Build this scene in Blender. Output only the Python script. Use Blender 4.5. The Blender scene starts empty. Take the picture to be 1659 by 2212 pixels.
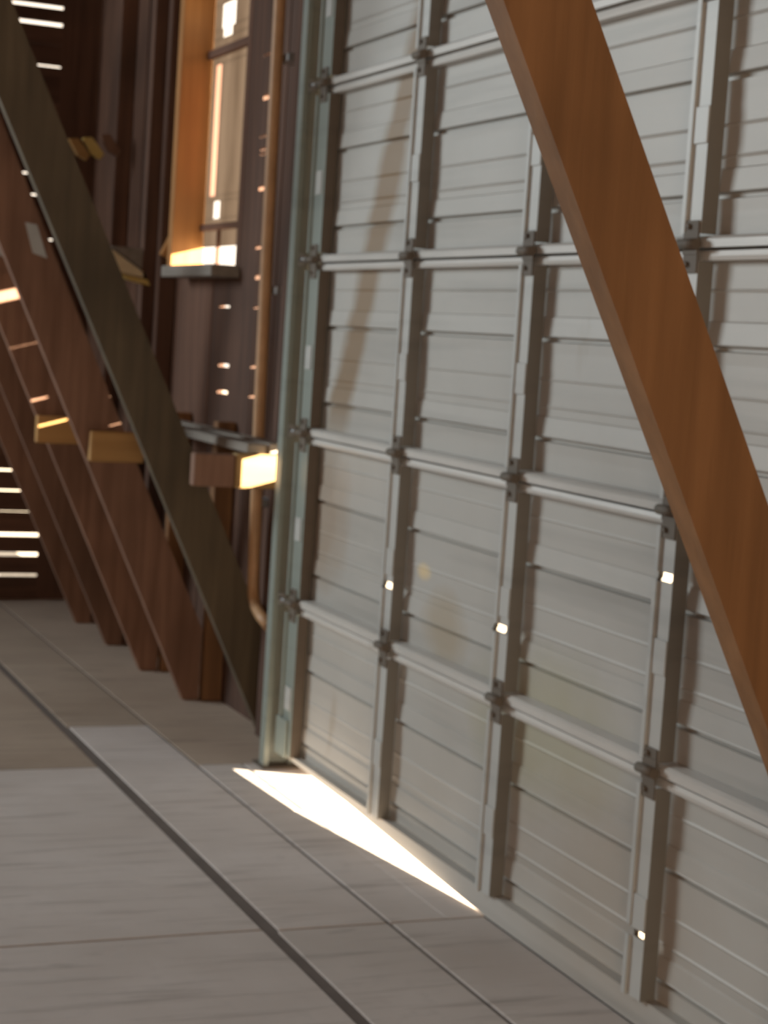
import bpy, bmesh, math, random
from mathutils import Vector, Matrix
random.seed(7)
S = bpy.context.scene
COL = S.collection

# ------------------------------------------------------------------ camera
cam_d = bpy.data.cameras.new('camera'); cam = bpy.data.objects.new('camera', cam_d); COL.objects.link(cam)
S.camera = cam
YAW, PITCH, ROLL, FPX = -1.1736, -0.09339, 0.06476, 4000.0
fw = Vector((math.cos(PITCH)*math.sin(YAW), math.cos(PITCH)*math.cos(YAW), math.sin(PITCH)))
r0 = Vector((math.cos(YAW), -math.sin(YAW), 0)); u0 = r0.cross(fw)
rr = r0*math.cos(ROLL)+u0*math.sin(ROLL); uu = -r0*math.sin(ROLL)+u0*math.cos(ROLL)
M = Matrix((rr, uu, -fw)).transposed().to_4x4(); M.translation = Vector((5.2232, -1.9363, 1.3305))
cam.matrix_world = M
cam_d.sensor_fit = 'VERTICAL'; cam_d.sensor_height = 36.0; cam_d.lens = FPX/2212*36.0
cam_d.dof.use_dof = True; cam_d.dof.focus_distance = 1.6; cam_d.dof.aperture_fstop = 12.5   # the whole view is a little out of focus
cam_d.clip_start = 0.05; cam_d.clip_end = 500

# ------------------------------------------------------------------ sky, sun, daylight through the hay door, added warm fill, exposure
w = bpy.data.worlds.new('sky'); S.world = w; w.use_nodes = True
bg = w.node_tree.nodes['Background']; bg.inputs['Color'].default_value = (1.0, .86, .70, 1); bg.inputs['Strength'].default_value = 2.2

def light(name, kind, loc, aim, energy, color, size=None, size_y=None, angle=None, spread=None):
    d = bpy.data.lights.new(name, kind); d.energy = energy; d.color = color
    if size: d.shape = 'RECTANGLE'; d.size = size; d.size_y = size_y
    if angle: d.angle = angle
    if spread: d.spread = spread
    o = bpy.data.objects.new(name, d); COL.objects.link(o); o.location = loc
    o.rotation_euler = (Vector(aim)-Vector(loc)).to_track_quat('-Z', 'Y').to_euler()
    return o
SUN_EL = math.radians(14); sd = Vector((-.48*math.cos(SUN_EL), -.877*math.cos(SUN_EL), -math.sin(SUN_EL)))
light('low_sun', 'SUN', (0, 0, 8), Vector((0, 0, 8))+sd, 75, (1, .84, .62), angle=math.radians(.6))
XL_OPEN = -3.36
# daylight in the open hay door of the left end wall and an added warm fill in the added doorway of the end wall (both openings are built below)
light('hay_door_daylight', 'AREA', (XL_OPEN, -4.9, 2.85), (1.6, 0, 2.0), 262, (.86, .97, 1.0), 2.2, 1.8)
light('warm_fill', 'AREA', (8.95, -3.2, 1.3), (-2, -.6, 1.0), 95, (1, .72, .48), 2.2, 2.4)

S.view_settings.view_transform = 'Standard'; S.view_settings.look = 'None'
S.view_settings.exposure = 0.0; S.view_settings.gamma = 1.0; S.view_settings.use_curve_mapping = False

# ------------------------------------------------------------------ materials
def mat(name): 
    m = bpy.data.materials.new(name); m.use_nodes = True
    nt = m.node_tree; b = nt.nodes['Principled BSDF']
    return m, nt, b
def N(nt, t, **kw):
    n = nt.nodes.new(t)
    for k, v in kw.items():
        if k in n.inputs: n.inputs[k].default_value = v
        else: setattr(n, k, v)
    return n
def mixc(nt, fac, a, b, blend='MIX'):
    n = nt.nodes.new('ShaderNodeMix'); n.data_type = 'RGBA'; n.blend_type = blend
    for i, v in ((0, fac), (6, a), (7, b)):
        if hasattr(v, 'links'): nt.links.new(v, n.inputs[i])
        elif i == 0: n.inputs[0].default_value = v
        else: n.inputs[i].default_value = (*v, 1)
    return n.outputs[2]
def ramp(nt, src, p0, p1):
    n = nt.nodes.new('ShaderNodeMapRange'); n.inputs[1].default_value = p0; n.inputs[2].default_value = p1
    nt.links.new(src, n.inputs[0]); n.clamp = True
    return n.outputs[0]
def noise(nt, scale, sc=(1, 1, 1), detail=5, vec=None, rough=.55):
    if vec is None:
        vec = nt.nodes.new('ShaderNodeNewGeometry').outputs['Position']
    mp = N(nt, 'ShaderNodeMapping'); mp.inputs['Scale'].default_value = sc
    nt.links.new(vec, mp.inputs['Vector'])
    n = N(nt, 'ShaderNodeTexNoise', Scale=scale, Detail=detail, Roughness=rough); nt.links.new(mp.outputs[0], n.inputs['Vector'])
    return n.outputs['Fac']
def bump(nt, b, src, dist=.003, strength=.6):
    n = N(nt, 'ShaderNodeBump', Strength=strength, Distance=dist); nt.links.new(src, n.inputs['Height'])
    nt.links.new(n.outputs[0], b.inputs['Normal'])
def objrand(nt): return nt.nodes.new('ShaderNodeObjectInfo').outputs['Random']

def wood(name, c0, c1, axis='z', rough=.8, var=.35):
    m, nt, b = mat(name)
    sc = {'x': (.6, 9, 9), 'y': (9, .6, 9), 'z': (9, 9, .6)}[axis]
    g = noise(nt, 3.2, sc, 6); g2 = noise(nt, 1.3, (1, 1, 1), 3)
    col = mixc(nt, ramp(nt, g, .3, .7), c0, c1)
    col = mixc(nt, ramp(nt, g2, .45, .8), col, tuple(x*.55 for x in c0))
    dark = mixc(nt, objrand(nt), (1-var,)*3, (1+var*.3,)*3)
    col = mixc(nt, 1.0, col, dark, 'MULTIPLY')
    nt.links.new(col, b.inputs['Base Color']); b.inputs['Roughness'].default_value = rough
    bump(nt, b, g, .004, .5)
    return m
W_PLANK = wood('old_barn_board', (.10, .047, .029), (.195, .094, .058), 'z')
W_PLANK_Y = wood('old_barn_board_crosswise', (.10, .047, .029), (.195, .094, .058), 'y')
W_PLANK_X = wood('old_barn_board_lengthwise', (.10, .047, .029), (.195, .094, .058), 'x')
W_STUD = wood('stud_timber', (.22, .105, .045), (.36, .18, .075), 'z')
W_BRACE = wood('brown_brace_timber', (.235, .117, .045), (.345, .176, .072), 'z', .7, .15)
W_BRACE_D = wood('dark_brace_timber', (.18, .09, .056), (.30, .165, .11), 'z', .75, .3)
W_BRACE_O = wood('olive_brace_timber', (.085, .064, .040), (.145, .11, .068), 'z', .8, .1)
W_PINE_LIT = wood('sunlit_pine', (.36, .22, .085), (.44, .29, .12), 'y', .6, .1)
W_OCHRE = wood('ochre_pine', (.50, .27, .09), (.62, .36, .13), 'y', .65, .25)
W_JAMB = wood('orange_pine', (.38, .17, .05), (.50, .24, .075), 'z', .6, .1)
W_GREY = wood('grey_weathered_board', (.24, .21, .18), (.36, .32, .28), 'x', .7, .2)
W_SUN_PATCH = wood('sun_patch_wood', (.74, .62, .40), (.86, .76, .52), 'y', .5, .05)  # brightness of a sun patch put into the wood colour
W_YELLOW = wood('yellow_pine_scrap', (.66, .46, .12), (.78, .6, .22), 'x', .6, .1)

def steel(name, base, dirt=(.30, .24, .17), rough=.45, marks_and_lightspot=False, metal=.0):
    m, nt, b = mat(name)
    pos = nt.nodes.new('ShaderNodeNewGeometry').outputs['Position']
    a = noise(nt, 1.6, (1, 1, 1), 4, pos); s = noise(nt, 5, (1, 1, .25), 6, pos); h = noise(nt, 2.2, (.35, 1, 7), 5, pos)
    col = mixc(nt, ramp(nt, a, .42, .75), base, tuple(x*.80+y*.12 for x, y in zip(base, dirt)))
    col = mixc(nt, ramp(nt, h, .52, .80), col, tuple(x*.72 for x in base))
    col = mixc(nt, ramp(nt, s, .66, .86), col, dirt)
    if marks_and_lightspot:
        sx = nt.nodes.new('ShaderNodeSeparateXYZ'); nt.links.new(pos, sx.inputs[0])
        def math_(op, a_, b_):
            n = nt.nodes.new('ShaderNodeMath'); n.operation = op
            for i, v in enumerate((a_, b_)):
                if hasattr(v, 'links'): nt.links.new(v, n.inputs[i])
                else: n.inputs[i].default_value = v
            return n.outputs[0]
        # brown band leaning down the first bay: x = 0.24 + 0.41*(z-1.12)
        wob = math_('MULTIPLY', math_('SUBTRACT', noise(nt, 4, (1, 1, 1), 3, pos), .5), .10)
        cx = math_('ADD', math_('ADD', math_('MULTIPLY', math_('SUBTRACT', sx.outputs['Z'], 1.12), .40), .235), wob)
        dx = math_('ABSOLUTE', math_('SUBTRACT', sx.outputs['X'], cx), 0)
        band = ramp(nt, dx, .105, .045)
        hz = ramp(nt, sx.outputs['Z'], .95, 1.15)
        f = math_('MULTIPLY', math_('MULTIPLY', band, hz), .85)
        col = mixc(nt, f, col, (.235, .145, .065))
        # dull brown film low in the first bay, ochre film low in the third
        def blob(x, z, rx, rz, k, c, colin):
            ex = math_('POWER', math_('DIVIDE', math_('SUBTRACT', sx.outputs['X'], x), rx), 2)
            ez = math_('POWER', math_('DIVIDE', math_('SUBTRACT', sx.outputs['Z'], z), rz), 2)
            d = math_('ADD', math_('ADD', ex, ez), math_('MULTIPLY', math_('SUBTRACT', noise(nt, 5, (1, 1, 1), 4, pos), .5), 1.2))
            return mixc(nt, math_('MULTIPLY', ramp(nt, d, 1.0, .1), k), colin, c)
        col = blob(.16, .80, .22, .26, .55, (.30, .19, .10), col)
        col = blob(1.60, .48, .42, .22, .45, (.36, .33, .17), col)
        col = blob(1.05, .62, .16, .12, .5, (.36, .27, .15), col)
        col = blob(.90, .74, .055, .028, .85, (.80, .62, .34), col)  # small spot of light painted into the sheet colour
        col = blob(1.9, .22, .5, .25, .35, (.36, .27, .19), col)
    nt.links.new(col, b.inputs['Base Color']); b.inputs['Roughness'].default_value = rough; b.inputs['Metallic'].default_value = metal
    bump(nt, b, h, .002, .35)
    return m
ST_SHEET = steel('painted_door_sheet', (.47, .46, .435), marks_and_lightspot=True, rough=.5)
ST_RAIL = steel('pale_painted_rail', (.60, .585, .56), rough=.42)
ST_STILE = steel('galvanised_stile', (.50, .51, .50), rough=.45)
ST_TRACK = steel('green_grey_track', (.25, .29, .265), rough=.45)
ST_FLANGE_SHADE = steel('flange_side_shade', (.20, .19, .17), (.11, .08, .055), rough=.6)  # darker than the stiles: shade of their sides as colour
ST_HINGE = steel('rusty_hinge', (.13, .105, .08), (.16, .09, .05), rough=.7)

def flat(name, c, rough=.6, metal=0.0, var=.2, scale=14):
    m, nt, b = mat(name)
    col = mixc(nt, ramp(nt, noise(nt, scale), .3, .7), tuple(x*(1-var) for x in c), c)
    nt.links.new(col, b.inputs['Base Color']); b.inputs['Roughness'].default_value = rough; b.inputs['Metallic'].default_value = metal
    return m
RUBBER = flat('black_rubber', (.03, .03, .03), .8)
COPPER = flat('tan_conduit_paint', (.55, .32, .16), .5)
STRAP = flat('galvanised_strap', (.45, .46, .47), .4, .6)
GROUND = flat('pale_gravel', (.55, .50, .43), .95, 0, .3, 30)
OUTER = flat('tarred_board', (.10, .06, .04), .9)

def floor_mat(name, c0, c1):
    m, nt, b = mat(name)
    a = noise(nt, 1.4, (1, 1, 1), 5); g = noise(nt, 3.0, (9, .9, 1), 6); f = noise(nt, 22, (1, 1, 1), 3)
    sp = noise(nt, 4.5, (1.6, .5, 1), 4)
    col = mixc(nt, ramp(nt, a, .35, .68), c0, c1)
    col = mixc(nt, ramp(nt, g, .53, .80), col, tuple(x*.66 for x in c0))
    col = mixc(nt, ramp(nt, sp, .66, .78), col, tuple(x*.52 for x in c0))
    col = mixc(nt, ramp(nt, f, .55, .9), col, tuple(x*.82 for x in c1))
    dk = mixc(nt, objrand(nt), (.90, .89, .88), (1.04, 1.03, 1.03))
    col = mixc(nt, 1.0, col, dk, 'MULTIPLY')
    nt.links.new(col, b.inputs['Base Color']); b.inputs['Roughness'].default_value = .75
    bump(nt, b, g, .004, .5)
    return m
FLOOR = floor_mat('worn_grey_floor', (.53, .475, .44), (.66, .61, .585))
FLOOR_D = floor_mat('dirty_brown_floor', (.37, .29, .225), (.48, .39, .31))
JOINT = flat('joint_dirt', (.16, .13, .115), .95)

def sheet_mat(name='clouded_plastic_sheet', c0=(.072, .062, .056), c1=(.125, .112, .104)):
    m, nt, b = mat(name)
    tr = N(nt, 'ShaderNodeBsdfTranslucent'); tp = N(nt, 'ShaderNodeBsdfTransparent'); df = N(nt, 'ShaderNodeBsdfDiffuse')
    g = noise(nt, 2, (5, 1, .7), 5)
    c = mixc(nt, ramp(nt, g, .3, .7), c0, c1); nt.links.new(c, tr.inputs[0]); nt.links.new(c, df.inputs[0])
    tp.inputs[0].default_value = (1, .86, .72, 1)
    m1 = N(nt, 'ShaderNodeMixShader'); m1.inputs[0].default_value = .3; m2 = N(nt, 'ShaderNodeMixShader'); m2.inputs[0].default_value = .06
    nt.links.new(tr.outputs[0], m1.inputs[1]); nt.links.new(df.outputs[0], m1.inputs[2])
    nt.links.new(m1.outputs[0], m2.inputs[1]); nt.links.new(tp.outputs[0], m2.inputs[2])
    nt.links.new(m2.outputs[0], nt.nodes['Material Output'].inputs['Surface'])
    nt.nodes.remove(b)
    return m
SHEET = sheet_mat()
SHEET_THIN = sheet_mat('thin_pink_plastic', (.30, .21, .185), (.42, .32, .29))

# ------------------------------------------------------------------ mesh helpers
class MB:
    def __init__(s): s.bm = bmesh.new()
    def box(s, x0, x1, y0, y1, z0, z1):
        v = [s.bm.verts.new(p) for p in ((x0,y0,z0),(x1,y0,z0),(x1,y1,z0),(x0,y1,z0),(x0,y0,z1),(x1,y0,z1),(x1,y1,z1),(x0,y1,z1))]
        for f in ((0,3,2,1),(4,5,6,7),(0,1,5,4),(1,2,6,5),(2,3,7,6),(3,0,4,7)): s.bm.faces.new([v[i] for i in f])
        return s
    def prism(s, poly, axis, a, b):
        """poly: 2-D points in the plane of the two other axes, extruded along axis from a to b"""
        def P(p, t): return {'x': (t, p[0], p[1]), 'y': (p[0], t, p[1]), 'z': (p[0], p[1], t)}[axis]
        A = [s.bm.verts.new(P(p, a)) for p in poly]; B = [s.bm.verts.new(P(p, b)) for p in poly]
        n = len(poly); s.bm.faces.new(A[::-1]); s.bm.faces.new(B)
        for i in range(n): s.bm.faces.new((A[i], A[(i+1) % n], B[(i+1) % n], B[i]))
        return s
    def tube(s, pts, r, n=12):
        pts = [Vector(p) for p in pts]; rings = []
        for i, p in enumerate(pts):
            t = (pts[min(i+1, len(pts)-1)]-pts[max(i-1, 0)]).normalized()
            a = t.orthogonal().normalized() if i == 0 else (rings[-1][1]-t*rings[-1][1].dot(t)).normalized()
            b = t.cross(a)
            rings.append(([s.bm.verts.new(p+(a*math.cos(k*2*math.pi/n)+b*math.sin(k*2*math.pi/n))*r) for k in range(n)], a))
        for (A, _), (B, _) in zip(rings, rings[1:]):
            for k in range(n): s.bm.faces.new((A[k], A[(k+1) % n], B[(k+1) % n], B[k])).smooth = True
        s.bm.faces.new(rings[0][0][::-1]); s.bm.faces.new(rings[-1][0])
        return s
    def holed(s, axis, t0, t1, a0, a1, b0, b1, holes):
        """a board of thickness t0..t1 along axis ('x' or 'y'), spanning a (the other horizontal axis) and b = z, with rectangular holes"""
        zs = sorted({b0, b1, *[h[2] for h in holes], *[h[3] for h in holes]}); zs = [z for z in zs if b0 <= z <= b1]
        for z0, z1 in zip(zs, zs[1:]):
            zm = (z0+z1)/2; cuts = sorted((max(h[0], a0), min(h[1], a1)) for h in holes if h[2] < zm < h[3])
            c = a0
            for h0, h1 in cuts+[(a1, a1)]:
                if h0-c > 1e-5:
                    if axis == 'y': s.box(c, h0, t0, t1, z0, z1)
                    else: s.box(t0, t1, c, h0, z0, z1)
                c = max(c, h1)
        return s
    def build(s, name, material, parent=None, bevel=0.0):
        bmesh.ops.recalc_face_normals(s.bm, faces=s.bm.faces)
        if bevel: bmesh.ops.bevel(s.bm, geom=list(s.bm.edges), offset=bevel, segments=1, affect='EDGES', profile=.5)
        me = bpy.data.meshes.new(name); s.bm.to_mesh(me); s.bm.free(); me.materials.append(material)
        o = bpy.data.objects.new(name, me); COL.objects.link(o)
        if parent: attach(o, parent)
        return o
def attach(o, parent):
    o.parent = parent
    o.matrix_parent_inverse = Matrix.Translation(parent_loc(parent)).inverted()
def parent_loc(p):
    v = Vector(p.location)
    return v if not p.parent else Vector(p.matrix_parent_inverse.translation)+v+parent_loc(p.parent)
def empty(name, loc):
    o = bpy.data.objects.new(name, None); COL.objects.link(o); o.location = loc; o.empty_display_size = .1
    return o
def tag(o, label=None, cat=None, group=None, kind=None):
    if label: o['label'] = label
    if cat: o['category'] = cat
    if group: o['group'] = group
    if kind: o['kind'] = kind
    return o

# ------------------------------------------------------------------ the setting
XL, XR, YB, YF, ZC = -3.4, 9.0, -7.0, 0.10, 4.0
DW, H, ND = 0.686, 0.5122, 5         # stile spacing, section height, sections
DR = 4*DW                            # right edge of the door

tag(MB().box(-40, 50, .25, 60, -.25, -.05).build('ground', GROUND), 'pale sunlit gravel ground outside the barn', 'ground', kind='structure')

fl = tag(empty('floor', (0, 0, 0)), 'worn grey slab floor with dirty joints', 'floor', kind='structure')
MB().box(XL-.1, XR+.1, YB-.1, .25, -.20, -.0045).build('floor_base', JOINT, fl)
def slab(x0, x1, y0, y1, z=0.0, m=FLOOR, bev=.0015):
    return MB().box(x0, x1, y0, y1, -.03, z).build('floor_slab', m, fl, bev)
g = .004
# apron along the wall and door, then the long strip, then the big slabs
slab(XL, -.10-g, -.262, .25, -.001, FLOOR_D); slab(-.10+g, 1.435-g, -.120, .25, 0); slab(-.10+g, .46, -.262, -.129, 0); slab(.46+g/2, 1.435-g, -.262, -.1205, 0)
slab(1.435+g, 3.0-g, -.262, .25, 0); slab(3.0+g, 4.6, -.262, .25, 0); slab(4.6+2*g, XR, -.265, .25, 0)
slab(XL, -.66-g, -.54, -.274, -.001, FLOOR_D); slab(-.66+g, 1.435-g, -.535, -.274, 0); slab(1.435+g, 3.0-g, -.54, -.274, 0)
slab(3.0+g, 4.6, -.53, -.265-2*g, 0); slab(4.6+2*g, XR, -.53, -.265-2*g, 0)
xs = [XL, -1.72, -.11, 1.425, 2.96, 4.5, 6.0, XR]; ys = [YB, -5.0, -3.2, -1.75, -.568]
for i, (x0, x1) in enumerate(zip(xs, xs[1:])):
    for y0, y1 in zip(ys, ys[1:]):
        slab(x0+g, x1-g, y0+g, y1-g, 0.0 if i > 1 else -.001, FLOOR if i > 1 else FLOOR_D)

ce = tag(empty('ceiling', (0, 0, ZC)), 'dark board ceiling of the barn', 'ceiling', kind='structure')
for i in range(12):
    y0 = YB+i*(YF-YB)/12
    MB().box(XL-.05, XR+.05, y0, y0+(YF-YB)/12-.002, ZC, ZC+.03).build('ceiling_board', W_PLANK_X, ce)
MB().box(XL-.2, XR+.2, YB-.2, .3, ZC+.03, ZC+.08).build('roof_deck', OUTER, ce)

# front wall left of the door: upright boards with light leaks, studs, window
wf = tag(empty('wall_front', (-1.7, .11, 0)), 'dark upright barn boards left of the steel door', 'wall', kind='structure')
leaks = []
def leak(x, z, wd=.075, h=.011): leaks.append((x-wd/2, x+wd/2, z-h/2, z+h/2))
for x, z, s_ in ((-.813,2.126,1.5),(-.83,1.993,.6),(-.814,1.949,.7),(-.816,1.933,.6),(-.805,1.816,1.4),(-.802,1.614,.9),(-.788,1.512,1.4),(-.79,1.407,.6),
                 (-.786,1.203,.8),(-.787,1.10,.7),(-1.221,1.408,.6),(-1.192,1.195,1.0),(-1.191,1.098,1.0),(-1.18,.683,1.0),(-.83,2.27,.6)):
    leak(x-.065 if x > -1 else x-.04, z, .125, .012*s_)
WX0, WX1, WZ0, WZ1 = -1.66, -1.15, 1.555, 2.72
win_hole = (WX0, WX1, WZ0, WZ1)
bx = [XL, -3.18, -2.95, -2.74, -2.52, -2.30, -2.10, -1.88, -1.66, -1.405, -1.15, -.90, -.70, -.52, -.34, -.20]
for i, (x0, x1) in enumerate(zip(bx, bx[1:])):
    dy = random.uniform(0, .008)
    hs = [h for h in leaks+[win_hole] if h[1] > x0 and h[0] < x1]
    MB().holed('y', YF+dy, YF+.022+dy, x0+.0015, x1-.0015, -.02, ZC, hs).build('plank', W_PLANK, wf)
def stud(x, wdt=.05, y0=.0, m=W_STUD, z0=0, z1=ZC): return MB().box(x-wdt/2, x+wdt/2, y0, YF-.001, z0, z1).build('stud', m, wf, .003)
for x in (-2.73, -2.18, -1.63-.30): stud(x, .05, .03, W_PLANK)
stud(-1.05, .05, .03, W_STUD, 0, 1.0); stud(-.455, .05, .045, W_PLANK)
stud(-1.60, .05, .03, W_STUD, 0, 1.0); 
# header and wall to the right of the door
MB().box(-.20, DR+.13, .05, .125, H*ND+.02, ZC).build('header_board', W_PLANK_X, wf)
MB().box(-.29, -.20, .02, .125, 0, H*ND+.02).build('door_jamb', W_PLANK, wf, .004)
MB().holed('y', .05, .07, -.20, .09, 0, H*ND+.02, [(-.195, -.035, .895, .995)]).build('sun_slot_board', W_PLANK, wf)  # unseen filler board, its hole shaped to let sun onto the tie beam
MB().box(DR+.09, DR+.20, .02, .125, 0, H*ND+.02).build('door_jamb', W_PLANK, wf, .004)
x = DR+.13
while x < XR:
    x1 = min(x+.24, XR); MB().box(x+.0015, x1-.0015, YF, YF+.022, -.02, ZC).build('plank', W_PLANK, wf); x += .24

# left end wall: lying boards with open gaps
wl = tag(empty('wall_left', (XL, -3, 0)), 'end wall of dark lying boards with daylight gaps', 'wall', kind='structure')
gaps = [.285, .40, .50, .595, .70]
z = -.02; rows = []
edges = [-.02, .118, .219, .311, .414, .514, .61, .72, .85, 1.0, 1.15, 1.306, 1.5, 1.688, 1.889, 1.985, 2.15, 2.31, 2.478, 2.57, 2.672, 2.748, 2.90, 3.1, 3.4, 3.7, ZC]
open_at = {.118: .013, .219: .018, .311: .016, .414: .003, .514: .008, .61: .009, 1.306: .006, 1.688: .007, 1.889: .008, 1.985: .008, 2.478: .008, 2.672: .016, 2.748: .014}
for a, b in zip(edges, edges[1:]):
    t = open_at.get(b, .001)
    lo = a+.0008
    segs = [(YB, -6.05), (-3.75, .122)] if 1.85 < (a+b)/2 < 3.65 else [(YB, -3.6), (-3.598, .122)]
    for j, (y0, y1) in enumerate(segs):
        MB().box(XL-.022+random.uniform(-.004, .004), XL, y0, y1, lo, b-t).build('plank', W_PLANK_Y, wl)
for y in (-.62, -1.6, -2.8, -3.7, -6.1): MB().box(XL+.001, XL+.10, y-.025, y+.025, 0, ZC).build('stud', W_PLANK, wl, .003)
MB().box(XL-.022, XL+.001, -.07, .122, 0, ZC).build('corner_board', W_PLANK, wl)

# far side wall with the open hay door, end wall with a doorway added for the warm fill (behind the camera)
wb = tag(empty('wall_back', (2, YB, 0)), 'board wall to the left of the viewer', 'wall', kind='structure')
x = XL
while x < XR-.01:
    x1 = min(x+.30, XR)
    MB().holed('y', YB-.03, YB, x, x1-.002, 0, ZC, [h for h in [] if h[1] > x and h[0] < x1]).build('plank', W_PLANK, wb); x += .30
wr = tag(empty('wall_right', (XR, -3, 0)), 'board wall behind the viewer with a doorway added for the warm fill', 'wall', kind='structure')
y = YB
while y < .1:
    y1 = min(y+.30, .122)
    MB().holed('x', XR, XR+.03, y, y1-.002, 0, ZC, [h for h in [(-4.4, -2.0, 0, 2.6)] if h[1] > y and h[0] < y1]).build('plank', W_PLANK, wr); y += .30

# window in the front wall
wn = tag(empty('window_1', (-1.4, .1, WZ0)), 'tall window left of the door hung with a clouded plastic sheet', 'window', kind='structure')
MB().box(WX0-.05, WX0, .005, .135, WZ0-.03, WZ1).build('jamb_post', W_JAMB, wn, .003)
MB().box(WX1, WX1+.045, .098, .135, WZ0-.03, WZ1).build('jamb_post', W_PLANK, wn, .003)
MB().box(WX0-.09, WX1+.05, -.005, .14, WZ0-.045, WZ0-.002).build('window_sill', W_GREY, wn, .003)
MB().box(WX0-.05, WX1+.045, .03, .135, WZ1, WZ1+.05).build('head_board', W_PLANK_X, wn, .003)
sx0, sx1 = WX0-.02+.022, WX1-.002
MB().holed('y', .128, .132, sx0, sx1, WZ0+.075, WZ1-.002, [(-1.60, -1.535, 1.82, 2.31), (-1.548, -1.465, 1.735, 1.80), (-1.565, -1.40, 2.44, 2.53), (-1.545, -1.43, 2.405, 2.44)]).build('plastic_sheet', SHEET, wn)
MB().box(-1.60, -1.535, .128, .130, 1.82, 2.31).build('plastic_strip', SHEET_THIN, wn)
MB().box(sx0, sx1, .105, .127, 2.335, 2.365).build('crossbar', W_PLANK_X, wn, .002)
MB().box(sx0, sx1, .112, .127, 1.69, 1.715).build('crossbar', W_PLANK_X, wn, .002)
MB().box(-1.44, -1.425, .112, .127, WZ0, 1.69).build('mullion', W_PLANK, wn, .002)

# ------------------------------------------------------------------ the sectional steel door
dr = tag(empty('door_1', (DR/2, 0, 0)), 'large sectional overhead steel door of grooved pale grey panels', 'door', kind='structure')
# rust holes: (x0, x1, z0, z1) in the sheet, stile index, (z0, z1) of the notch rusted out of that stile
holes = [(.635, .710, .660, .680, 1, .674, .694), (1.325, 1.390, .660, .680, 2, .674, .694), (2.045, 2.10, .884, .904, 3, .893, .913), (2.06, 2.15, .156, .180, 3, .183, .204)]
def ridge_profile(zt):
    """(z, y) pairs top to bottom for one section; inside is -y"""
    p = [(zt, 0)]
    for zz in (.185, .408):
        p += [(zt-zz+.052, 0), (zt-zz+.049, -.003), (zt-zz+.008, -.006), (zt-zz+.006, -.007), (zt-zz+.004, .009), (zt-zz-.004, .009), (zt-zz-.007, -.001), (zt-zz-.03, 0)]
    for zz in (.075, .275, .335):
        p += [(zt-zz+.004, 0), (zt-zz, -.002), (zt-zz-.004, 0)]
    p += [(zt-H, 0)]
    return sorted(p, key=lambda q: -q[0])
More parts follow.
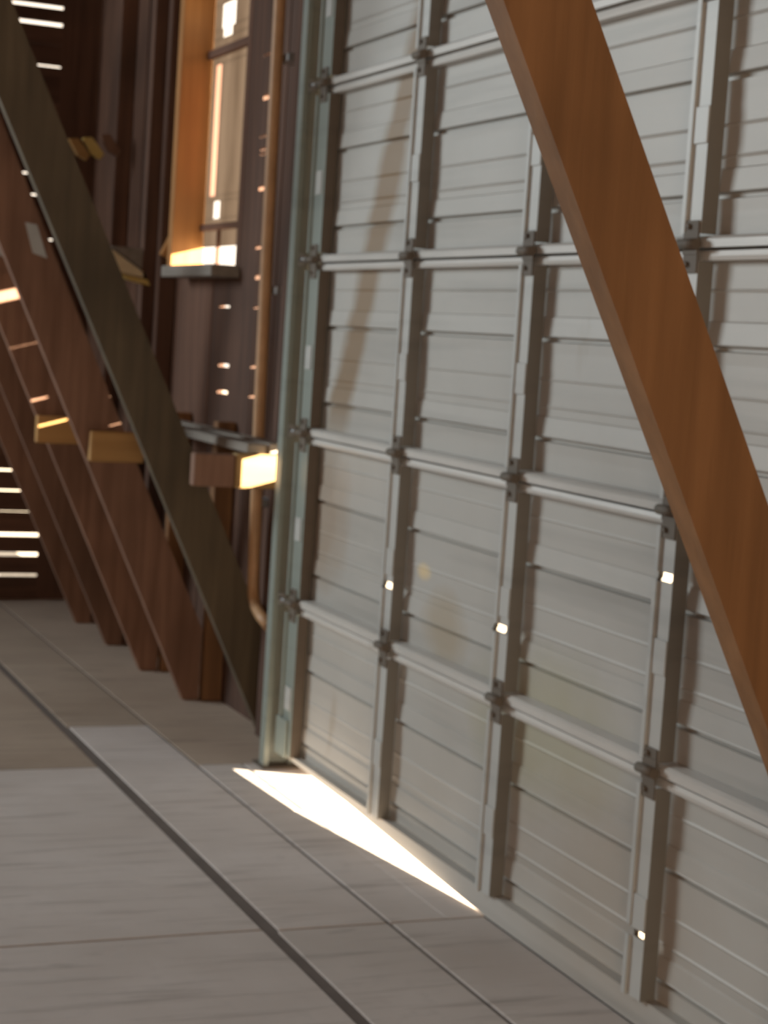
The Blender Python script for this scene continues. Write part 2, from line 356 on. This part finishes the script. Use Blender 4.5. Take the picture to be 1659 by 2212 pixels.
for k in range(ND):
    z0, z1 = k*H, (k+1)*H
    gap = .058 if k == 0 else 0
    sec = tag(empty('door_section', (DR/2, 0, z0)))
    sec.parent = dr; sec.matrix_parent_inverse = Matrix.Translation(dr.location).inverted()
    # pressed sheet with recessed grooves and a few rust holes
    hs = [h for h in holes if z0 < h[2] < z1]
    bm = MB(); prof = [q for q in ridge_profile(z1) if q[0] >= z0+gap]
    if gap: prof.append((z0+gap, 0))
    zz = sorted({q[0] for q in prof} | {h[i] for h in hs for i in (2, 3)}, reverse=True)
    def yat(z):
        for (za, ya), (zb, yb) in zip(prof, prof[1:]):
            if zb-1e-9 <= z <= za+1e-9: return ya if za-zb < 1e-9 else ya+(yb-ya)*(za-z)/(za-zb)
        return 0
    xs_ = sorted({0, DR} | {h[i] for h in hs for i in (0, 1)})
    V = {}
    for i, x in enumerate(xs_):
        for j, z in enumerate(zz):
            V[i, j, 0] = bm.bm.verts.new((x, yat(z), z)); V[i, j, 1] = bm.bm.verts.new((x, yat(z)+.012, z))
    for i in range(len(xs_)-1):
        for j in range(len(zz)-1):
            xm, zm = (xs_[i]+xs_[i+1])/2, (zz[j]+zz[j+1])/2
            if any(h[0] < xm < h[1] and h[2] < zm < h[3] for h in hs): continue
            bm.bm.faces.new((V[i,j,0], V[i,j+1,0], V[i+1,j+1,0], V[i+1,j,0]))
            bm.bm.faces.new((V[i,j,1], V[i+1,j,1], V[i+1,j+1,1], V[i,j+1,1]))
    last = len(xs_)-1; lz = len(zz)-1
    for j in range(lz):
        bm.bm.faces.new((V[0,j,0], V[0,j,1], V[0,j+1,1], V[0,j+1,0])); bm.bm.faces.new((V[last,j,0], V[last,j+1,0], V[last,j+1,1], V[last,j,1]))
    for i in range(last):
        bm.bm.faces.new((V[i,0,0], V[i+1,0,0], V[i+1,0,1], V[i,0,1])); bm.bm.faces.new((V[i,lz,0], V[i,lz,1], V[i+1,lz,1], V[i+1,lz,0]))
    bmesh.ops.delete(bm.bm, geom=[v for v in bm.bm.verts if not v.link_faces], context='VERTS')
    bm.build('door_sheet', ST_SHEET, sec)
    for h in hs: MB().box(h[0]-.05, h[1]+.25,   .0125, .17, h[3]+.003, h[3]+.022).build('sun_block_ledge', ST_RAIL, sec)  # unseen ledge added outside to keep sun from passing through the hole
    # rails: flange with a rolled lip, seen as a pale ledge at every joint
    if k:
        MB().prism([(-.002, z0+.030), (-.030, z0+.026), (-.036, z0+.020), (-.036, z0+.004), (-.002, z0+.004)], 'x', .004, DR-.004).build('rail', ST_RAIL, sec)
    else:
        MB().prism([(.0, .050), (.55, .042), (1.1, .018), (1.48, .003), (DR, .003), (DR, .062), (0, .062)], 'y', -.030, -.001).build('rail', ST_SHEET, sec)
        MB().prism([(1.44, .0005), (DR, .0005), (DR, .004), (1.44, .004)], 'y', -.030, .012).build('bottom_seal', RUBBER, sec)
    MB().prism([(-.002, z1-.002), (-.028, z1-.002), (-.030, z1-.012), (-.028, z1-.020), (-.002, z1-.020)], 'x', .004, DR-.004).build('rail', ST_RAIL, sec)
    if k == 0: MB().box(-.02, .075, -.050, -.0435, .055, .17).build('bottom_bracket', ST_TRACK, sec, .002)
    # stiles: folded channels, the end ones wider
    for i in range(5):
        xc = i*DW+.085; wd = .050
        if i == 0: a, b = .015, .100
        elif i == 4: a, b = DR-.085, DR
        else: a, b = xc-wd/2, xc+wd/2
        za, zb = z0+(.030 if k else .062), z1-.021; yo = -.042
        cut = [h for h in holes if z0 < h[2] < z1 and abs(h[4]-i) < .1]
        st = MB()
        for p0, p1 in ([(za, cut[0][5]), (cut[0][6], zb)] if cut else [(za, zb)]):
            st.box(a, b, yo, yo+.0025, p0, p1)                               # web
            st.box(a-.012, a, yo-.007, yo-.0045, p0, p1); st.box(a-.0005, a+.002, yo-.007, yo, p0, p1)   # turned lip on the left edge
        st.build('stile', ST_TRACK if i == 0 else ST_STILE, sec)
        MB().box(b-.0025, b+.0005, yo+.0005, -.008, za, zb).build('stile_flange', ST_HINGE if i == 0 else ST_FLANGE_SHADE, sec)   # flange back to the sheet, side shade put into its dark colour
        # hinge across the joint above
        if k < ND-1:
            h = MB(); c = (a+b)/2
            h.box(c-.024, c+.024, yo-.004, yo-.001, z1-.045, z1-.006); h.box(c-.022, c+.022, yo-.004, yo-.001, z1+.032, z1+.055)
            h.tube([(c-.032, yo-.010, z1+.010), (c+.032, yo-.010, z1+.010)], .0105, 10)
            h.box(c-.026, c+.026, yo-.006, yo-.002, z1-.01, z1+.035)
            for q in (-.028, .044): h.tube([(c-.010, yo-.003, z1+q), (c-.010, yo-.010, z1+q)], .006, 6)
            h.build('hinge', ST_HINGE, sec)
        # slotted bracket on the middle of the stile
        MB().box((a+b)/2-.024, (a+b)/2+.026, yo-.0035, yo-.0005, z0+.20, z0+.27).build('stile_plate', ST_STILE, sec, .001)

# vertical track with angle bracket at the left edge of the door
def track(x, s, name, label):
    t = tag(empty(name, (x, -.03, 0)), label, 'track')
    tr = MB(); top = H*ND-.1
    tr.prism([(x-s*.030, -.072), (x-s*.030, .012), (x-s*.034, .012), (x-s*.034, -.076), (x+s*.012, -.076), (x+s*.012, -.060), (x+s*.008, -.060), (x+s*.008, -.072)][::1], 'z', .007, top)
    tr.build('track_channel', ST_TRACK, t)
    MB().box(min(x-s*.034, x-s*.012), max(x-s*.034, x-s*.012), .012, .045, 0, top).build('jamb_angle', ST_TRACK, t, .001)
    MB().box(min(x-s*.075, x+s*.03), max(x-s*.075, x+s*.03), -.085, .045, .0005, .006).build('track_foot', ST_HINGE, t, .001)
    for z in (.28, .72, 1.30, 1.80, 2.25):
        MB().box(min(x-s*.036, x-s*.060), max(x-s*.036, x-s*.060), -.05, .045, z, z+.035).build('track_bracket', STRAP, t, .001)
    for k in range(1, ND):
        r = MB(); z = k*H+.012
        r.tube([(x+s*.006, -.052, z), (x-s*.022, -.052, z)], .019, 14); r.tube([(x+s*.05, -.052, z), (x+s*.006, -.052, z)], .005, 8)
        r.build('roller', STRAP, t)
    return t
track(-.045, 1, 'door_track', 'green-grey upright steel track at the left edge of the steel door')
track(DR+.045, -1, 'door_track', 'steel track at the right edge of the door behind the big brown brace')

# ------------------------------------------------------------------ leaning braces
def brace(X, a, tan, m, label, wH=.165, th=.042, ywall=.022, cat='brace', group='leaning wall braces'):
    """right face at X; wall-side edge y = a - tan*z; foot cut plumb against the wall and flat on the floor"""
    zt = ZC-.004
    R = lambda z: a-tan*z
    L = lambda z: a-tan*z-wH
    pts = []
    if R(0) > ywall:
        zc = (a-ywall)/tan; pts += [(L(0), .001), (ywall, .001), (ywall, zc)]
    else: pts += [(L(0), .001), (R(0), .001)]
    pts += [(R(zt), zt), (L(zt), zt)]
    o = MB().prism(pts, 'x', X-th, X).build('brace', m)
    return tag(o, label, cat, group)
brace(3.0, .174, .517, W_BRACE, 'broad orange-brown timber brace leaning across the steel door in front', .138, .05, .095)
brace(-.55, .245, .480, W_BRACE_O, 'dark olive leaning brace nearest the steel door track', .165, .042, .095)
brace(-1.05, .140, .462, W_BRACE_D, 'mauve-brown leaning brace second from the door track, ochre block on its face', .175)
brace(-1.60, .130, .462, W_BRACE_D, 'mauve-brown leaning brace third from the door track, dull ochre block on its face', .175)
brace(-2.15, .130, .462, W_BRACE_D, 'reddish leaning brace fourth from the door track', .17)
brace(-2.70, .130, .462, W_BRACE_D, 'leaning brace farthest from the door, against the end wall gaps', .17)

# steel straps high on two of the braces
def strap(X, a, tan, z, label):
    yc = a-tan*z; o = MB().prism([(yc-.055, z-.045), (yc-.005, z-.06), (yc-.045, z+.05), (yc-.085, z+.055)], 'x', X+.0005, X+.004).build('strap_plate', STRAP)
    tag(o, label, 'plate', 'steel straps on the braces')
strap(-1.05, .140, .462, 1.585, 'small grey steel plate nailed to the second leaning brace')
strap(-1.60, .130, .462, 1.585, 'small grey steel plate nailed to the third leaning brace')

# tie blocks on the braces and the shelf board
def tie(X, y0, y1, z0, z1, m, label, th=.038):
    return tag(MB().box(X, X+th, y0, y1, z0, z1).build('tie_block', m, None, .004), label, 'block', 'tie blocks on the braces')
tie(-1.049, -.425, -.235, .845, .95, W_OCHRE, 'ochre wooden tie block on the second leaning brace')
tie(-1.599, -.495, -.297, .865, .965, W_OCHRE, 'dull ochre wooden tie block on the third leaning brace')
ob = tag(empty('tie_beam', (-.19, -.1, .84)), 'short tie beam with its sunlit part coloured pale, jutting beside the door track under the shelf board', 'beam')
MB().box(-.235, -.19, -.30, -.17, .845, .945).build('beam_end', W_BRACE_D, ob, .003)
MB().box(-.235, -.185, -.168, .012, .843, .949).build('sunlit_block', W_PINE_LIT, ob, .004)  # sunlit part of the beam, brightness put into a paler wood
sh = tag(empty('shelf_board', (-.9, -.05, .95)), 'grey weathered shelf board running along the wall above the tie beam', 'shelf')
MB().box(-1.62, -.19, -.062, -.002, .952, .984).build('board', W_GREY, sh, .003)
MB().box(-1.60, -.20, -.130, -.067, .951, .980).build('board', W_GREY, sh, .003)

# sun patch built as a pale wedge, and scraps nailed high on the dark boards
gs = tag(empty('sun_patch', (-2.1, 0, 1.5)), 'sun patch built as a pale cream block below and left of the window', 'block')
MB().prism([(-.112, 1.625), (.05, 1.525), (.055, 1.51), (-.085, 1.53)], 'x', -2.20, -2.155).build('sun_patch_wedge', W_SUN_PATCH, gs, .003)
MB().prism([(-.105, 1.63), (.058, 1.63), (.058, 1.53)], 'x', -2.20, -2.165).build('sun_patch_grey_back', W_GREY, gs, .003)
MB().prism([(-.075, 1.525), (.055, 1.505), (.065, 1.48), (-.03, 1.50)], 'x', -2.20, -2.150).build('sun_patch_yellow_edge', W_YELLOW, gs, .003)
for (ya, za, m, lb) in ((-.165, 2.055, W_OCHRE, 'dull pinkish wood scrap on the dark wall, left of the yellow one'), (-.105, 2.065, W_YELLOW, 'bright yellow wood scrap on the dark wall high left of the window'), (-.03, 2.085, W_BRACE_D, 'reddish wood scrap on the dark wall, right of the yellow one')):
    o = MB().prism([(ya-.02, za+.03), (ya+.02, za+.035), (ya+.075, za-.03), (ya+.06, za-.055), (ya+.02, za-.035)], 'x', -2.692, -2.655).build('wood_scrap', m, None, .002)
    tag(o, lb, 'scrap', 'wood scraps on the wall')
o = MB().prism([(.012, 1.60), (.05, 1.68), (.095, 1.60), (.095, 1.555), (.06, 1.58)], 'x', -1.86, -1.82).build('corner_block', W_JAMB, None, .003)
tag(o, 'small orange corner block at the foot of the window post', 'block')

# conduit with a bend near the floor
cd = tag(empty('conduit_pipe', (-.66, .06, .4)), 'tan conduit pipe running down the dark boards and bending towards the door track', 'pipe')
pts = [(-.60, .022, ZC-.01), (-.59, .022, 2.4), (-.575, .022, 1.6), (-.555, .022, 1.05), (-.525, .022, .62), (-.515, .022, .50), (-.502, .022, .455), (-.47, .020, .43), (-.40, .016, .41), (-.30, .012, .392)]
MB().tube(pts, .020, 14).build('pipe', COPPER, cd)
for z, cx_ in ((2.2, -.587), (1.45, -.57), (.75, -.60)): MB().box(cx_-.055, cx_+.055, .0425, .099, z, z+.025).build('pipe_clip', STRAP, cd, .002)
